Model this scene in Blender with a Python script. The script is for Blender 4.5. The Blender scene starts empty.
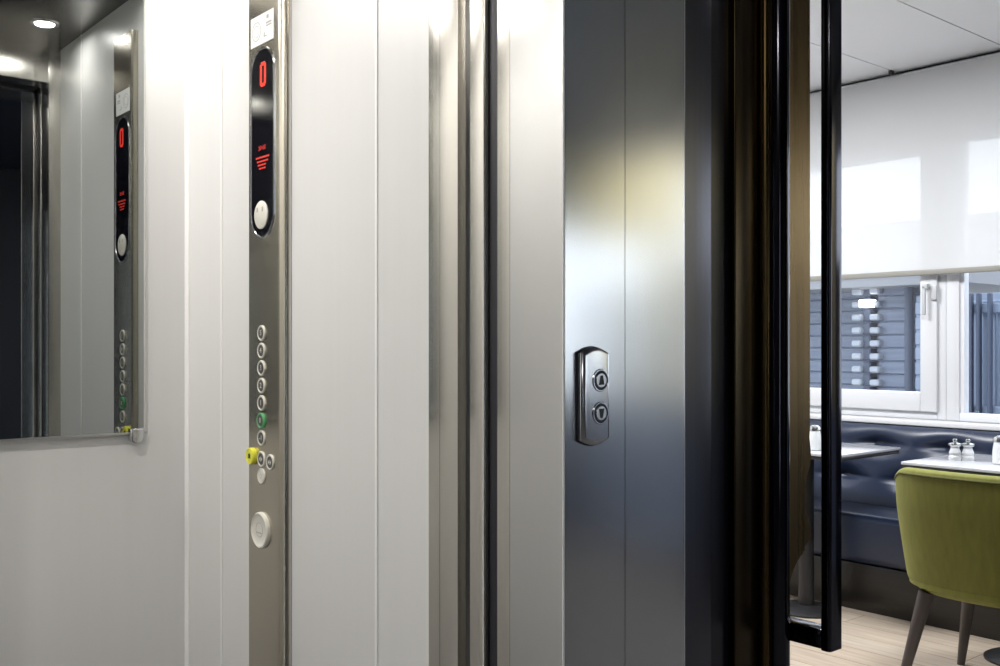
import bpy, bmesh, math, random
from mathutils import Vector, Matrix
random.seed(7)
S = bpy.context.scene
COL = S.collection
PI = math.pi
E = 1.22                       # eye height
CA, SA = math.cos(math.radians(40)), math.sin(math.radians(40))

# ------------------------------------------------------------------ helpers
def ray(px):
    t = (px - 500) / 1000
    return SA + CA * t, CA - SA * t
def onY(px, y):                # x of the sight line px on the wall plane y
    a, b = ray(px); return y * a / b
def onX(px, x):                # y of the sight line px on the wall plane x
    a, b = ray(px); return x * b / a

MATS = {}
def new_mat(name):
    m = bpy.data.materials.new(name); m.use_nodes = True
    nt = m.node_tree
    return m, nt, nt.nodes['Principled BSDF']
def pbr(name, col, rough=.5, metal=0., **kw):
    m, nt, b = new_mat(name)
    b.inputs['Base Color'].default_value = (*col, 1)
    b.inputs['Roughness'].default_value = rough
    b.inputs['Metallic'].default_value = metal
    for k, v in kw.items():
        b.inputs[k].default_value = v
    MATS[name] = m
    return m
def N(nt, t, **kw):
    n = nt.nodes.new(t)
    for k, v in kw.items(): setattr(n, k, v)
    return n
def noise_col(name, c1, c2, scale=(1, 1, 1), nscale=5, rough=.5, metal=0., detail=4, rvar=0., bump=0., **kw):
    """two-tone surface grain from stretched object-space noise"""
    m, nt, b = new_mat(name)
    tc = N(nt, 'ShaderNodeTexCoord'); mp = N(nt, 'ShaderNodeMapping'); mp.inputs['Scale'].default_value = scale
    nz = N(nt, 'ShaderNodeTexNoise'); nz.inputs['Scale'].default_value = nscale; nz.inputs['Detail'].default_value = detail
    rp = N(nt, 'ShaderNodeValToRGB')
    rp.color_ramp.elements[0].position = .3; rp.color_ramp.elements[1].position = .7
    rp.color_ramp.elements[0].color = (*c1, 1); rp.color_ramp.elements[1].color = (*c2, 1)
    L = nt.links.new
    L(tc.outputs['Object'], mp.inputs['Vector']); L(mp.outputs[0], nz.inputs['Vector'])
    L(nz.outputs['Fac'], rp.inputs['Fac']); L(rp.outputs[0], b.inputs['Base Color'])
    b.inputs['Roughness'].default_value = rough; b.inputs['Metallic'].default_value = metal
    if rvar:
        mr = N(nt, 'ShaderNodeMapRange')
        mr.inputs['From Min'].default_value = .3; mr.inputs['From Max'].default_value = .7
        mr.inputs['To Min'].default_value = rough - rvar; mr.inputs['To Max'].default_value = rough + rvar
        L(nz.outputs['Fac'], mr.inputs['Value']); L(mr.outputs[0], b.inputs['Roughness'])
    if bump:
        bp = N(nt, 'ShaderNodeBump'); bp.inputs['Strength'].default_value = bump; bp.inputs['Distance'].default_value = .002
        L(nz.outputs['Fac'], bp.inputs['Height']); L(bp.outputs[0], b.inputs['Normal'])
    for k, v in kw.items(): b.inputs[k].default_value = v
    MATS[name] = m
    return m
def brushed(name, c1, c2, rough, rvar=.04, aniso=.5, bump=0):
    m = noise_col(name, c1, c2, (420, 420, .7), 1.0, rough, 1.0, 2, rvar, bump)
    nt = m.node_tree; b = nt.nodes['Principled BSDF']
    tg = N(nt, 'ShaderNodeTangent'); tg.direction_type = 'RADIAL'; tg.axis = 'Z'
    nt.links.new(tg.outputs[0], b.inputs['Tangent'])
    b.inputs['Anisotropic'].default_value = aniso
    return m
def emit(name, col, s):
    m, nt, b = new_mat(name)
    b.inputs['Base Color'].default_value = (*[min(1, c) * .5 for c in col], 1)
    b.inputs['Emission Color'].default_value = (*col, 1); b.inputs['Emission Strength'].default_value = s
    MATS[name] = m
    return m

def bm_(): return bmesh.new()
def prism(bm, pts, z0, z1, bev=0., seg=2, bevel_ids=None):
    """footprint polygon (x,y) extruded from z0 to z1, vertical edges optionally rounded"""
    if bev:
        out = []
        n = len(pts)
        for i, p in enumerate(pts):
            if bevel_ids is not None and i not in bevel_ids: out.append(p); continue
            a, c = Vector(pts[i - 1]), Vector(pts[(i + 1) % n]); p = Vector(p)
            u, v = (a - p).normalized(), (c - p).normalized()
            r = min(bev, .45 * (a - p).length, .45 * (c - p).length)
            p0, p1 = p + u * r, p + v * r
            for k in range(seg + 1):
                t = k / seg
                out.append(tuple((1 - t) ** 2 * p0 + 2 * t * (1 - t) * p + t * t * p1))
        pts = out
    area = sum(pts[i - 1][0] * pts[i][1] - pts[i][0] * pts[i - 1][1] for i in range(len(pts)))
    if area < 0: pts = pts[::-1]
    lo = [bm.verts.new((p[0], p[1], z0)) for p in pts]; hi = [bm.verts.new((p[0], p[1], z1)) for p in pts]
    n = len(pts)
    bm.faces.new(lo[::-1]); bm.faces.new(hi)
    for i in range(n): bm.faces.new((lo[i], lo[(i + 1) % n], hi[(i + 1) % n], hi[i]))
    return bm
def box(bm, x0, x1, y0, y1, z0, z1, bev=0., seg=2):
    b = bmesh.new()
    prism(b, [(x0, y0), (x1, y0), (x1, y1), (x0, y1)], z0, z1)
    if bev: bmesh.ops.bevel(b, geom=list(b.edges), offset=bev, segments=seg, profile=.5, affect='EDGES')
    merge(bm, b); return bm
def merge(bm, b, M=None):
    if M is not None: b.transform(M)
    me = bpy.data.meshes.new('tmp'); b.to_mesh(me); b.free()
    bm.from_mesh(me); bpy.data.meshes.remove(me)
def lathe(bm, prof, M=None, seg=32):
    """prof: (r, z) list turned about local z"""
    b = bmesh.new(); rings = []
    for r, z in prof:
        if r < 1e-6: rings.append([b.verts.new((0, 0, z))])
        else: rings.append([b.verts.new((r * math.cos(2 * PI * k / seg), r * math.sin(2 * PI * k / seg), z)) for k in range(seg)])
    for A, B in zip(rings, rings[1:]):
        for k in range(seg):
            k2 = (k + 1) % seg
            if len(A) == 1 and len(B) == 1: break
            if len(A) == 1: b.faces.new((A[0], B[k2], B[k]))
            elif len(B) == 1: b.faces.new((A[k], A[k2], B[0]))
            else: b.faces.new((A[k], A[k2], B[k2], B[k]))
    bmesh.ops.recalc_face_normals(b, faces=b.faces)
    merge(bm, b, M); return bm
def tube(bm, pts, r0, r1=None, seg=16):
    """round bar through pts with radius going r0 to r1, capped"""
    r1 = r0 if r1 is None else r1
    pts = [Vector(p) for p in pts]; b = bmesh.new(); rings = []
    up = Vector((0, 0, 1))
    for i, p in enumerate(pts):
        d = (pts[min(i + 1, len(pts) - 1)] - pts[max(i - 1, 0)]).normalized()
        ref = up if abs(d.z) < .9 else Vector((1, 0, 0))
        a = d.cross(ref).normalized(); c = d.cross(a)
        r = r0 + (r1 - r0) * i / (len(pts) - 1)
        rings.append([b.verts.new(p + (a * math.cos(2 * PI * k / seg) + c * math.sin(2 * PI * k / seg)) * r) for k in range(seg)])
    for A, B in zip(rings, rings[1:]):
        for k in range(seg): b.faces.new((A[k], A[(k + 1) % seg], B[(k + 1) % seg], B[k]))
    b.faces.new(rings[0][::-1]); b.faces.new(rings[-1])
    bmesh.ops.recalc_face_normals(b, faces=b.faces)
    merge(bm, b); return bm
def plate(bm, pts, w0, w1, bev=0., seg=3, M=None):
    """outline in (u,v) extruded from w0 to w1, front rim rounded"""
    b = bmesh.new()
    lo = [b.verts.new((u, v, w0)) for u, v in pts]; hi = [b.verts.new((u, v, w1)) for u, v in pts]
    n = len(pts); b.faces.new(lo[::-1]); top = b.faces.new(hi)
    for i in range(n): b.faces.new((lo[i], lo[(i + 1) % n], hi[(i + 1) % n], hi[i]))
    bmesh.ops.recalc_face_normals(b, faces=b.faces)
    if bev: bmesh.ops.bevel(b, geom=list(top.edges), offset=bev, segments=seg, profile=.5, affect='EDGES')
    merge(bm, b, M); return bm
def ring(bm, ro, ri, w0, w1, M=None, seg=32):
    e = min(.002, (ro - ri) * .3)
    return lathe(bm, [(ri, w0), (ri, w1 - e), (ri + e, w1), (ro - e, w1), (ro, w1 - e), (ro, w0)], M, seg)
def stadium(w, h, n=16, cu=0, cv=0):
    r = w / 2; out = []
    for k in range(n + 1):
        a = PI * k / n; out.append((cu + r * math.cos(a), cv + h / 2 - r + r * math.sin(a)))
    for k in range(n + 1):
        a = PI + PI * k / n; out.append((cu + r * math.cos(a), cv - h / 2 + r + r * math.sin(a)))
    return out
def text_bm(s, size, depth=.0006, M=None):
    c = bpy.data.curves.new('t', 'FONT'); c.body = s; c.size = size; c.extrude = depth
    c.align_x = 'CENTER'; c.align_y = 'CENTER'; c.resolution_u = 3
    o = bpy.data.objects.new('t', c); COL.objects.link(o)
    dg = bpy.context.evaluated_depsgraph_get()
    me = bpy.data.meshes.new_from_object(o.evaluated_get(dg))
    b = bmesh.new(); b.from_mesh(me)
    bpy.data.objects.remove(o); bpy.data.curves.remove(c); bpy.data.meshes.remove(me)
    if M is not None: b.transform(M)
    return b
def obj(name, bm, m, parent=None, smooth=True, ang=35):
    me = bpy.data.meshes.new(name); bm.to_mesh(me); bm.free()
    o = bpy.data.objects.new(name, me); COL.objects.link(o)
    me.materials.append(MATS[m] if isinstance(m, str) else m)
    if smooth:
        me.polygons.foreach_set('use_smooth', [True] * len(me.polygons))
        me.set_sharp_from_angle(angle=math.radians(ang))
    if parent is not None:
        o.parent = parent
        T = parent.location if parent.parent is None else Vector((0, 0, 0))
        o.matrix_parent_inverse = Matrix.Translation(-T)
    return o
def thing(name, label, cat, loc=(0, 0, 0), group=None):
    o = bpy.data.objects.new(name, None); COL.objects.link(o); o.location = loc; o.empty_display_size = .1
    return tag(o, label, cat, group)
def tag(o, label=None, cat=None, group=None, kind=None):
    if label: o['label'] = label
    if cat: o['category'] = cat
    if group: o['group'] = group
    if kind: o['kind'] = kind
    return o
def struct(name, bm, m, label, cat, **kw):
    return tag(obj(name, bm, m, **kw), label, cat, kind='structure')
def frame_cop(y, z, x):        # u -> -Y (viewer's right), v -> Z, w -> -X
    return Matrix(((0, 0, -1, x), (-1, 0, 0, y), (0, 1, 0, z), (0, 0, 0, 1)))
def frame_land(x, z, y):       # u -> +X, v -> Z, w -> -Y
    return Matrix(((1, 0, 0, x), (0, 0, -1, y), (0, 1, 0, z), (0, 0, 0, 1)))

# ------------------------------------------------------------------ materials
noise_col('white_laminate', (.715, .71, .695), (.725, .72, .705), (60, 60, .8), 1, .34, 0, 3, .01)
pbr('white_seam', (.86, .85, .83), .3)
brushed('brushed_steel', (.66, .635, .58), (.685, .66, .605), .21, .012, .75)
brushed('landing_steel', (.67, .67, .66), (.695, .695, .685), .22, .012, .75)
brushed('panel_steel', (.53, .49, .41), (.555, .515, .43), .24, .015, .3)
pbr('ceiling_steel', (.20, .195, .185), .22, 1.)
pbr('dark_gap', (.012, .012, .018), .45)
noise_col('dark_frame', (.10, .10, .115), (.115, .115, .13), (120, 120, 1), 1, .24, 1., 2)
pbr('black_gloss', (.075, .073, .085), .12, 1.)
pbr('black_gloss_face', (.006, .006, .010), .2)
noise_col('bronze_gloss', (.13, .085, .032), (.16, .105, .042), (40, 40, 1.2), 1, .27, 1., 3, .02)
noise_col('stile_reflection', (.06, .043, .024), (.075, .055, .03), (40, 40, 1.2), 1, .24, 1., 3, .02)  # brown of a reflection put into the stile's metal colour
pbr('chrome', (.72, .72, .74), .14, 1.)
pbr('satin_chrome', (.62, .62, .62), .22, 1.)
pbr('mirror_silver', (.36, .375, .37), .012, 1.)
pbr('aluminium', (.62, .62, .60), .32, 1.)
pbr('ivory_plastic', (.72, .70, .62), .35)
pbr('button_dark', (.10, .10, .095), .35, .4)
pbr('label_black', (.02, .02, .02), .5)
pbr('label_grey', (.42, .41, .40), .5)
pbr('sticker_white', (.85, .85, .83), .45)
pbr('display_glass', (.006, .006, .009), .08)
emit('led_red', (1., .045, .02), 1.3)
emit('led_red_dim', (1., .05, .03), .35)
emit('green_ring', (.16, .62, .24), .1)
pbr('yellow_plastic', (.80, .78, .06), .35)
emit('fill_panel_face', (1., .97, .93), 3.)
emit('lamp_face', (1., .93, .82), 14.)
pbr('lift_floor', (.06, .06, .065), .5)
pbr('white_paint', (.62, .62, .61), .45)
pbr('white_ceiling', (.80, .81, .83), .38)
pbr('navy_wall', (.022, .026, .045), .5)
pbr('hall_carpet', (.085, .08, .08), .8)
pbr('blue_grey_paint', (.34, .41, .55), .35)
pbr('charcoal_paint', (.07, .085, .135), .5)
pbr('straw_paint', (.72, .66, .40), .6)
pbr('upvc_white', (.60, .61, .63), .3)
pbr('handle_grey', (.42, .43, .44), .4)
pbr('rail_grey', (.22, .215, .19), .5)
pbr('navy_leather', (.009, .018, .045), .36, **{'Specular IOR Level': .6})
noise_col('dark_wood', (.008, .0065, .005), (.015, .012, .009), (4, 4, 60), 1, .32, 0, 3)
pbr('leg_wood', (.055, .045, .042), .4)
pbr('black_metal', (.012, .012, .013), .4)
noise_col('olive_velvet', (.125, .13, .016), (.155, .158, .022), (9, 9, 2), 6, .75, 0, 3, **{'Sheen Weight': .2, 'Sheen Roughness': .4, 'Sheen Tint': (.75, .75, .3, 1)})
pbr('olive_piping_shadow', (.07, .07, .012), .8)  # piping olive darkened to hold the thin shadow under the rim
pbr('table_marble', (.42, .43, .46), .12)
pbr('table_edge', (.03, .028, .028), .3)
pbr('clear_glass', (.95, .97, .98), .04, **{'Transmission Weight': .55, 'IOR': 1.45})
pbr('salt', (.85, .85, .84), .6)
pbr('pepper', (.12, .10, .08), .7)
noise_col('shed_plank', (.11, .135, .19), (.16, .19, .26), (3, 3, 30), 1, .6, 0, 3)  # blue grey planks, brightened in colour to carry the outdoor haze
pbr('shed_log_end', (.34, .37, .42), .6)
pbr('shed_roof', (.20, .205, .22), .7)
pbr('fence_blue', (.20, .245, .33), .6)
pbr('fence_pale', (.36, .39, .42), .6)
pbr('fence_dark', (.055, .07, .11), .6)
pbr('paving', (.35, .35, .34), .8)
emit('bulkhead_lamp', (1., .98, .95), 5.)

# window glass: clear with a weak reflection
m, nt, b = new_mat('window_glass')
b.inputs['Base Color'].default_value = (1, 1, 1, 1); b.inputs['Roughness'].default_value = .01
tr = N(nt, 'ShaderNodeBsdfTransparent'); tr.inputs[0].default_value = (.95, .97, 1, 1)
gl = N(nt, 'ShaderNodeBsdfGlossy'); gl.inputs['Roughness'].default_value = .01
fr = N(nt, 'ShaderNodeLayerWeight'); fr.inputs[0].default_value = .5
pw = N(nt, 'ShaderNodeMath'); pw.operation = 'POWER'; pw.inputs[1].default_value = 4.
ma = N(nt, 'ShaderNodeMath'); ma.operation = 'MULTIPLY_ADD'; ma.inputs[1].default_value = .8; ma.inputs[2].default_value = .03
nt.links.new(fr.outputs['Facing'], pw.inputs[0]); nt.links.new(pw.outputs[0], ma.inputs[0])
mx = N(nt, 'ShaderNodeMixShader')
nt.links.new(ma.outputs[0], mx.inputs[0]); nt.links.new(tr.outputs[0], mx.inputs[1]); nt.links.new(gl.outputs[0], mx.inputs[2])
nt.links.new(mx.outputs[0], nt.nodes['Material Output'].inputs[0]); MATS['window_glass'] = m
# roller blind screen fabric: partly see-through, partly translucent
m, nt, b = new_mat('blind_fabric')
tr = N(nt, 'ShaderNodeBsdfTransparent'); tl = N(nt, 'ShaderNodeBsdfTranslucent'); df = N(nt, 'ShaderNodeBsdfDiffuse')
tl.inputs[0].default_value = (.5, .5, .5, 1); df.inputs[0].default_value = (.70, .71, .72, 1)
m1 = N(nt, 'ShaderNodeMixShader'); m2 = N(nt, 'ShaderNodeMixShader'); m1.inputs[0].default_value = .86; m2.inputs[0].default_value = .30
nt.links.new(tl.outputs[0], m1.inputs[1]); nt.links.new(df.outputs[0], m1.inputs[2])
nt.links.new(m1.outputs[0], m2.inputs[1]); nt.links.new(tr.outputs[0], m2.inputs[2])
nt.links.new(m2.outputs[0], nt.nodes['Material Output'].inputs[0]); MATS['blind_fabric'] = m
m, nt, b = new_mat('added_straw_blind')
tl = N(nt, 'ShaderNodeBsdfTranslucent'); df = N(nt, 'ShaderNodeBsdfDiffuse'); m1 = N(nt, 'ShaderNodeMixShader'); m1.inputs[0].default_value = .4
tl.inputs[0].default_value = (.80, .72, .36, 1); df.inputs[0].default_value = (.78, .70, .36, 1)
nt.links.new(tl.outputs[0], m1.inputs[1]); nt.links.new(df.outputs[0], m1.inputs[2]); nt.links.new(m1.outputs[0], nt.nodes['Material Output'].inputs[0]); MATS['added_straw_blind'] = m
# oak floor boards
m, nt, b = new_mat('oak_floor')
tc = N(nt, 'ShaderNodeTexCoord'); mp = N(nt, 'ShaderNodeMapping'); mp.inputs['Rotation'].default_value = (0, 0, PI / 2)
br = N(nt, 'ShaderNodeTexBrick'); br.inputs['Scale'].default_value = 1
br.inputs['Brick Width'].default_value = 1.2; br.inputs['Row Height'].default_value = .16; br.inputs['Mortar Size'].default_value = .0015
br.inputs['Color1'].default_value = (.60, .49, .38, 1); br.inputs['Color2'].default_value = (.68, .58, .47, 1); br.inputs['Mortar'].default_value = (.25, .17, .11, 1)
nz = N(nt, 'ShaderNodeTexNoise'); nz.inputs['Scale'].default_value = 3; nz.inputs['Detail'].default_value = 6
mp2 = N(nt, 'ShaderNodeMapping'); mp2.inputs['Scale'].default_value = (14, 1, 1)
mc = N(nt, 'ShaderNodeMixRGB'); mc.blend_type = 'MULTIPLY'; mc.inputs[0].default_value = .5
L = nt.links.new
L(tc.outputs['Object'], mp.inputs[0]); L(mp.outputs[0], br.inputs['Vector']); L(tc.outputs['Object'], mp2.inputs[0]); L(mp2.outputs[0], nz.inputs['Vector'])
L(br.outputs['Color'], mc.inputs[1]); L(nz.outputs['Fac'], mc.inputs[2]); L(mc.outputs[0], b.inputs['Base Color'])
b.inputs['Roughness'].default_value = .22; MATS['oak_floor'] = m

# ------------------------------------------------------------------ the lift car
XW = 1.07            # side wall carrying the control panel
XJ = 1.03            # plane of the door jambs
YM = 2.56            # back wall carrying the mirror
YL = 1.08            # landing wall face
XL = -.03            # other side wall
YF = 1.423           # inner face of the car front
CZ = 2.25            # car ceiling

struct('wall_lift_back', box(bm_(), XL - .03, XW + .03, YM, YM + .03, 0, CZ), 'white_laminate', 'white laminate back wall of the lift car behind the mirror', 'wall')
struct('wall_lift_right', box(bm_(), XW, XW + .03, YF, YM, 0, CZ), 'white_laminate', 'white laminate lift wall carrying the button panel', 'wall')
struct('wall_lift_left', box(bm_(), XL - .03, XL, YF, YM, 0, CZ), 'white_laminate', 'white laminate lift wall opposite the button panel', 'wall')
struct('ceiling_lift', box(bm_(), XL - .03, XW + .03, YF, YM + .03, CZ, CZ + .03), 'ceiling_steel', 'dark polished ceiling of the lift car', 'ceiling')
struct('floor_lift', box(bm_(), XL - .03, XW + .03, YL + .02, YM + .03, -.03, 0), 'lift_floor', 'dark floor of the lift car', 'floor')
# light seam strips between the laminate panels
ys1, ys2 = onX(222, XW), onX(377, XW)
struct('trim_1', prism(bm_(), [(XW - .010, YM), (XW, YM), (XW, YM - .010), (XW - .004, YM - .010)], 0, CZ), 'white_seam', 'bright vertical seam strip in the corner beside the mirror', 'trim')
struct('trim_2', box(bm_(), XW - .0025, XW, ys1 - .004, ys1 + .004, 0, CZ), 'white_seam', 'bright vertical seam strip just left of the button panel', 'trim')
struct('trim_3', box(bm_(), XW - .0025, XW, ys2 - .004, ys2 + .004, 0, CZ), 'white_seam', 'bright vertical seam strip right of the button panel', 'trim')
# front return: stainless post with a fine joint
y440, y457 = onX(440, XJ), onX(457.5, XJ)
struct('trim_4', prism(bm_(), [(XJ, y440 + .0012), (XW + .03, y440 + .0012), (XW + .03, YF), (XJ, YF)], 0, CZ, .002, 2, (3,)), 'brushed_steel', 'narrow stainless strip next to the white lift wall', 'trim')
struct('trim_5', prism(bm_(), [(XJ, y457), (XW + .03, y457), (XW + .03, y440), (XJ, y440)], 0, CZ, .002, 2, (0,)), 'brushed_steel', 'stainless door post of the lift car beside the groove', 'trim')
bmx = box(bm_(), XL - .03, .12, y457, YF, 0, CZ)
struct('trim_6', bmx, 'brushed_steel', 'stainless door post on the far side of the lift opening', 'trim')
struct('trim_7', box(bm_(), .12, XJ, y457, YF, 2.13, CZ), 'brushed_steel', 'stainless header above the lift car opening', 'trim')
# retracted sliding doors, seen edge-on
y467, y482, y497 = onX(467, XJ), onX(482, XJ), onX(496.5, XJ)
dA = tag(bpy.data.objects.new('door_1', None), 'stainless sliding door of the lift car, pushed open, seen edge-on', 'door', kind='structure'); COL.objects.link(dA); dA.location = (1.4, y467, 0)
obj('door_panel', prism(bm_(), [(XJ + .004, y467), (XJ + .004, y482), (1.56, y482), (1.56, y467)], .01, 2.16, .004, 3, (0, 1)), 'brushed_steel', dA)
obj('edge_seal', prism(bm_(), [(XJ + .018, y467), (1.56, y467), (1.56, y457 - .001), (XJ + .018, y457 - .001)], .01, 2.16), 'satin_chrome', dA)
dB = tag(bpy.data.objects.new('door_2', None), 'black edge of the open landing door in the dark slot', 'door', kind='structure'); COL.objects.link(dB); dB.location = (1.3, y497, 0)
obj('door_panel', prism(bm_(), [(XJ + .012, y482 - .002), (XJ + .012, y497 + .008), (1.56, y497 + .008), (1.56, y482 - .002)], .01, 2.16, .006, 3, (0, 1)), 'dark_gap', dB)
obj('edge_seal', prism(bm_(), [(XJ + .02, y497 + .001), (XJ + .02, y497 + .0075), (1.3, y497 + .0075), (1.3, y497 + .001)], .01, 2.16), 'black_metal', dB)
struct('trim_8', box(bm_(), .12, XJ, y497 + .002, y467, 2.135, 2.4), 'dark_gap', 'dark door track over the lift opening', 'trim')
# landing frame: jamb with fine joint, two face panels, header and the far jamb
y510 = onX(510, XJ)
x625, x685 = onY(625, YL), onY(685, YL)
struct('trim_9', prism(bm_(), [(XJ, y510 + .0008), (XJ + .06, y510 + .0008), (XJ + .06, y497), (XJ, y497)], 0, 2.13, .003, 3, (3,)), 'brushed_steel', 'slim stainless strip beside the dark door slot', 'trim')
struct('wall_jamb', prism(bm_(), [(XJ, YL), (x625 - .0007, YL), (x625 - .0007, YL + .03), (XJ + .06, YL + .03), (XJ + .06, y510), (XJ, y510)], 0, 2.57, .004, 5, (0,)), 'landing_steel', 'brushed stainless lift surround holding the call buttons', 'wall')
struct('wall_panel', prism(bm_(), [(x625 + .0007, YL), (x685, YL - .001), (x685, YL + .03), (x625 + .0007, YL + .03)], 0, 2.57, .004, 5, (1,)), 'landing_steel', 'second brushed stainless wall strip right of the call buttons', 'wall')
struct('trim_10', box(bm_(), .12, XJ, YL, y497, 2.13, 2.57), 'landing_steel', 'stainless header over the landing opening', 'trim')
struct('wall_landing_left', box(bm_(), -1.6, .12, YL, y497, 0, 2.57), 'landing_steel', 'stainless landing wall beyond the lift opening', 'wall')

pbr('edge_highlight', (.82, .82, .80), .5, .35)  # pale bead colour stands in for the highlight along the steel corners
def bead(n, x, y, sx, label):
    b = bm_(); tube(b, [(x + sx * .0012, y + .0012, .0), (x + sx * .0012, y + .0012, 2.57)], .0017, seg=12)
    struct('trim_%d' % n, b, 'edge_highlight', label, 'trim')
bead(13, XJ, YL, 1, 'added pale highlight bead left of the call buttons')
bead(14, x685, YL, -1, 'added pale highlight bead between stainless wall and dark frame')

# downlights in the car ceiling
def downlight(x, y, z, label, w, size=82):
    t = thing('downlight', label, 'ceiling light', (x, y, z), 'recessed downlights')
    M = Matrix.Translation((x, y, z)) @ Matrix.Rotation(PI, 4, 'X')
    obj('rim', lathe(bm_(), [(.031, 0), (.033, .004), (.043, .003), (.045, 0)], M, 32), 'chrome', t)
    obj('lamp_face', lathe(bm_(), [(0, .001), (.020, .001), (.031, .0005), (.031, 0)], M, 32), 'lamp_face', t)
    l = bpy.data.lights.new('downlight_lamp', 'AREA'); l.shape = 'DISK'; l.size = .056; l.energy = w; l.spread = math.radians(size)
    l.color = (1, .97, .94)
    o = bpy.data.objects.new('downlight_lamp', l); COL.objects.link(o); o.location = (x, y, z - .005); o.parent = t
    o.matrix_parent_inverse = Matrix.Translation((-x, -y, -z))
    return t
downlight(.94, 1.70, CZ, 'recessed downlight in the lift ceiling, reflected high in the mirror', 2.0, 170)
downlight(.94, 2.34, CZ, 'recessed downlight in the lift ceiling corner above the button panel', 2.2, 170)
downlight(.20, 1.68, CZ, 'recessed downlight at the front of the lift ceiling opposite the panel', 7.8, 170)
downlight(.32, 2.44, CZ, 'recessed downlight in the far back corner of the lift ceiling', 8.2, 170)

# ------------------------------------------------------------------ mirror
ym = 2.543
xm = onY(147, ym)
mr = thing('wall_mirror', 'large rectangular mirror on the white back wall of the lift', 'mirror', (.5, YM, .995))
obj('glass', box(bm_(), .06, xm - .008, ym, ym + .006, .999, 2.16), 'mirror_silver', mr, smooth=False)
bmx = prism(bm_(), [(xm - .008, ym), (xm - .002, ym + .004), (xm, ym + .010), (xm - .008, ym + .010)], .999, 2.16)
obj('bevelled_edge', bmx, 'aluminium', mr)
obj('bottom_channel', box(bm_(), .06, xm, ym - .002, YM - .001, .994, .999), 'aluminium', mr)
obj('backing_board', box(bm_(), .07, xm - .012, ym + .007, YM - .001, 1.0, 2.15), 'label_grey', mr)
M = frame_land(onY(136, ym), .992, ym - .001)
pts = [(-.017, .016), (-.017, -.006)] + [(.017 * math.cos(a), -.006 + .016 * math.sin(a)) for a in [PI + PI * k / 12 for k in range(1, 12)]] + [(.017, -.006), (.017, .016)]
obj('mirror_clip', plate(bm_(), pts, -.012, .009, .004, 3, M), 'satin_chrome', mr)

# ------------------------------------------------------------------ lift control panel
XP = 1.05            # front of the plate
YB = onX(262, XP)    # button column
K = XP / ray(262)[0]
hz = lambda py: E + (345 - py) * K / 1000
yl, yr = onX(249, XP), onX(277.5, XP)
cp = thing('lift_control_panel', 'tall stainless lift button panel with red floor display on the white wall', 'button panel', (XW, YB, 0))
pr = [(XW - .0005, yl + .003), (XP + .004, yl + .003), (XP, yl)]
pr += [(XP, yr)]
for k in range(1, 9):
    a = PI / 2 * k / 8; pr.append((XP + .0195 * (1 - math.cos(a)), yr - .022 * math.sin(a)))
obj('plate', prism(bm_(), pr, 0, 2.14), 'panel_steel', cp, ang=50)
obj('shade_strip', box(bm_(), XW - .003, XW - .0002, yr - .029, yr - .0225, 0, 2.14), 'label_grey', cp)  # flat grey strip painted in for the shade line beside the plate
# display
YD = YB - .004
Md = frame_cop(YD, 0, XP)
zt, zb = hz(50), hz(236)
bz = bm_(); outer = stadium(.122, zt - zb + .014, 16, 0, (zt + zb) / 2); inner = stadium(.108, zt - zb, 16, 0, (zt + zb) / 2)
b = bmesh.new()
rings = [[b.verts.new((u, v, w)) for u, v in pts_] for pts_, w in ((outer, -.001), (stadium(.118, zt - zb + .010, 16, 0, (zt + zb) / 2), .003), (stadium(.111, zt - zb + .003, 16, 0, (zt + zb) / 2), .003), (inner, .0005))]
for A, B_ in zip(rings, rings[1:]):
    for i in range(len(A)): b.faces.new((A[i], A[(i + 1) % len(A)], B_[(i + 1) % len(A)], B_[i]))
bmesh.ops.recalc_face_normals(b, faces=b.faces); merge(bz, b, Md)
dsp = obj('display', plate(bm_(), inner, -.004, .0015, 0, 3, Md), 'display_glass', cp, smooth=False)
tag(dsp, 'black glossy oval-ended display with red digits')
obj('bezel', bz, 'satin_chrome', dsp)
# floor digit 0 made of LED dots
bd = bm_(); hd = .056; wd = .030; zc = hz(75)
rows, cols = 13, 6
for r in range(rows):
    for c in range(cols):
        edge = (r in (0, 1, rows - 2, rows - 1)) or (c in (0, 1, cols - 2, cols - 1))
        corner = (r in (0, rows - 1)) and (c in (0, cols - 1))
        if edge and not corner:
            u = (c - (cols - 1) / 2) * wd / cols; v = zc + (r - (rows - 1) / 2) * hd / rows
            M_ = Md @ Matrix.Translation((u + .004, v, .0015))
            lathe(bd, [(.0, .0009), (.0016, .0008), (.0021, .0)], M_, 8)
obj('floor_digit', bd, 'led_red', dsp)
bd = bm_()
for dx in (-.011, .011):
    for q in ((-.004, .004), (0, 0), (.004, -.004), (-.004, -.003), (.004, .003)):
        box(bd, XP - .0024, XP - .0014, YD - dx + q[0] - .0014, YD - dx + q[0] + .0014, hz(148) + q[1] - .0014, hz(148) + q[1] + .0014)
box(bd, XP - .0024, XP - .0014, YD - .003, YD + .003, hz(148) - .0012, hz(148) + .0012)
for row, (py, half) in enumerate(((157.5, .030), (161.5, .024), (165, .020), (168.5, .014))):
    u = -half
    while u < half:
        w_ = random.uniform(.005, .010)
        hh = .0018 if row else .0020
        box(bd, XP - .0024, XP - .0014, YD - u - w_, YD - u, hz(py) - hh, hz(py) + hh)
        u += w_ + .003
obj('message_lettering', bd, 'led_red_dim', dsp)
M = frame_cop(YB - .001, hz(215), XP - .0015)
sp = obj('round_plate', lathe(bm_(), [(0, .004), (.029, .004), (.032, .002), (.032, 0)], M, 40), 'ivory_plastic', dsp)
bd = bm_()
for u in (-.013, .012):
    b = bmesh.new(); prism(b, [(u - .003, .007), (u + .003, .007), (u + .003, .017), (u - .003, .017)], .004, .0046); merge(bd, b, M)
obj('plate_marks', bd, 'label_grey', sp)
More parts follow.
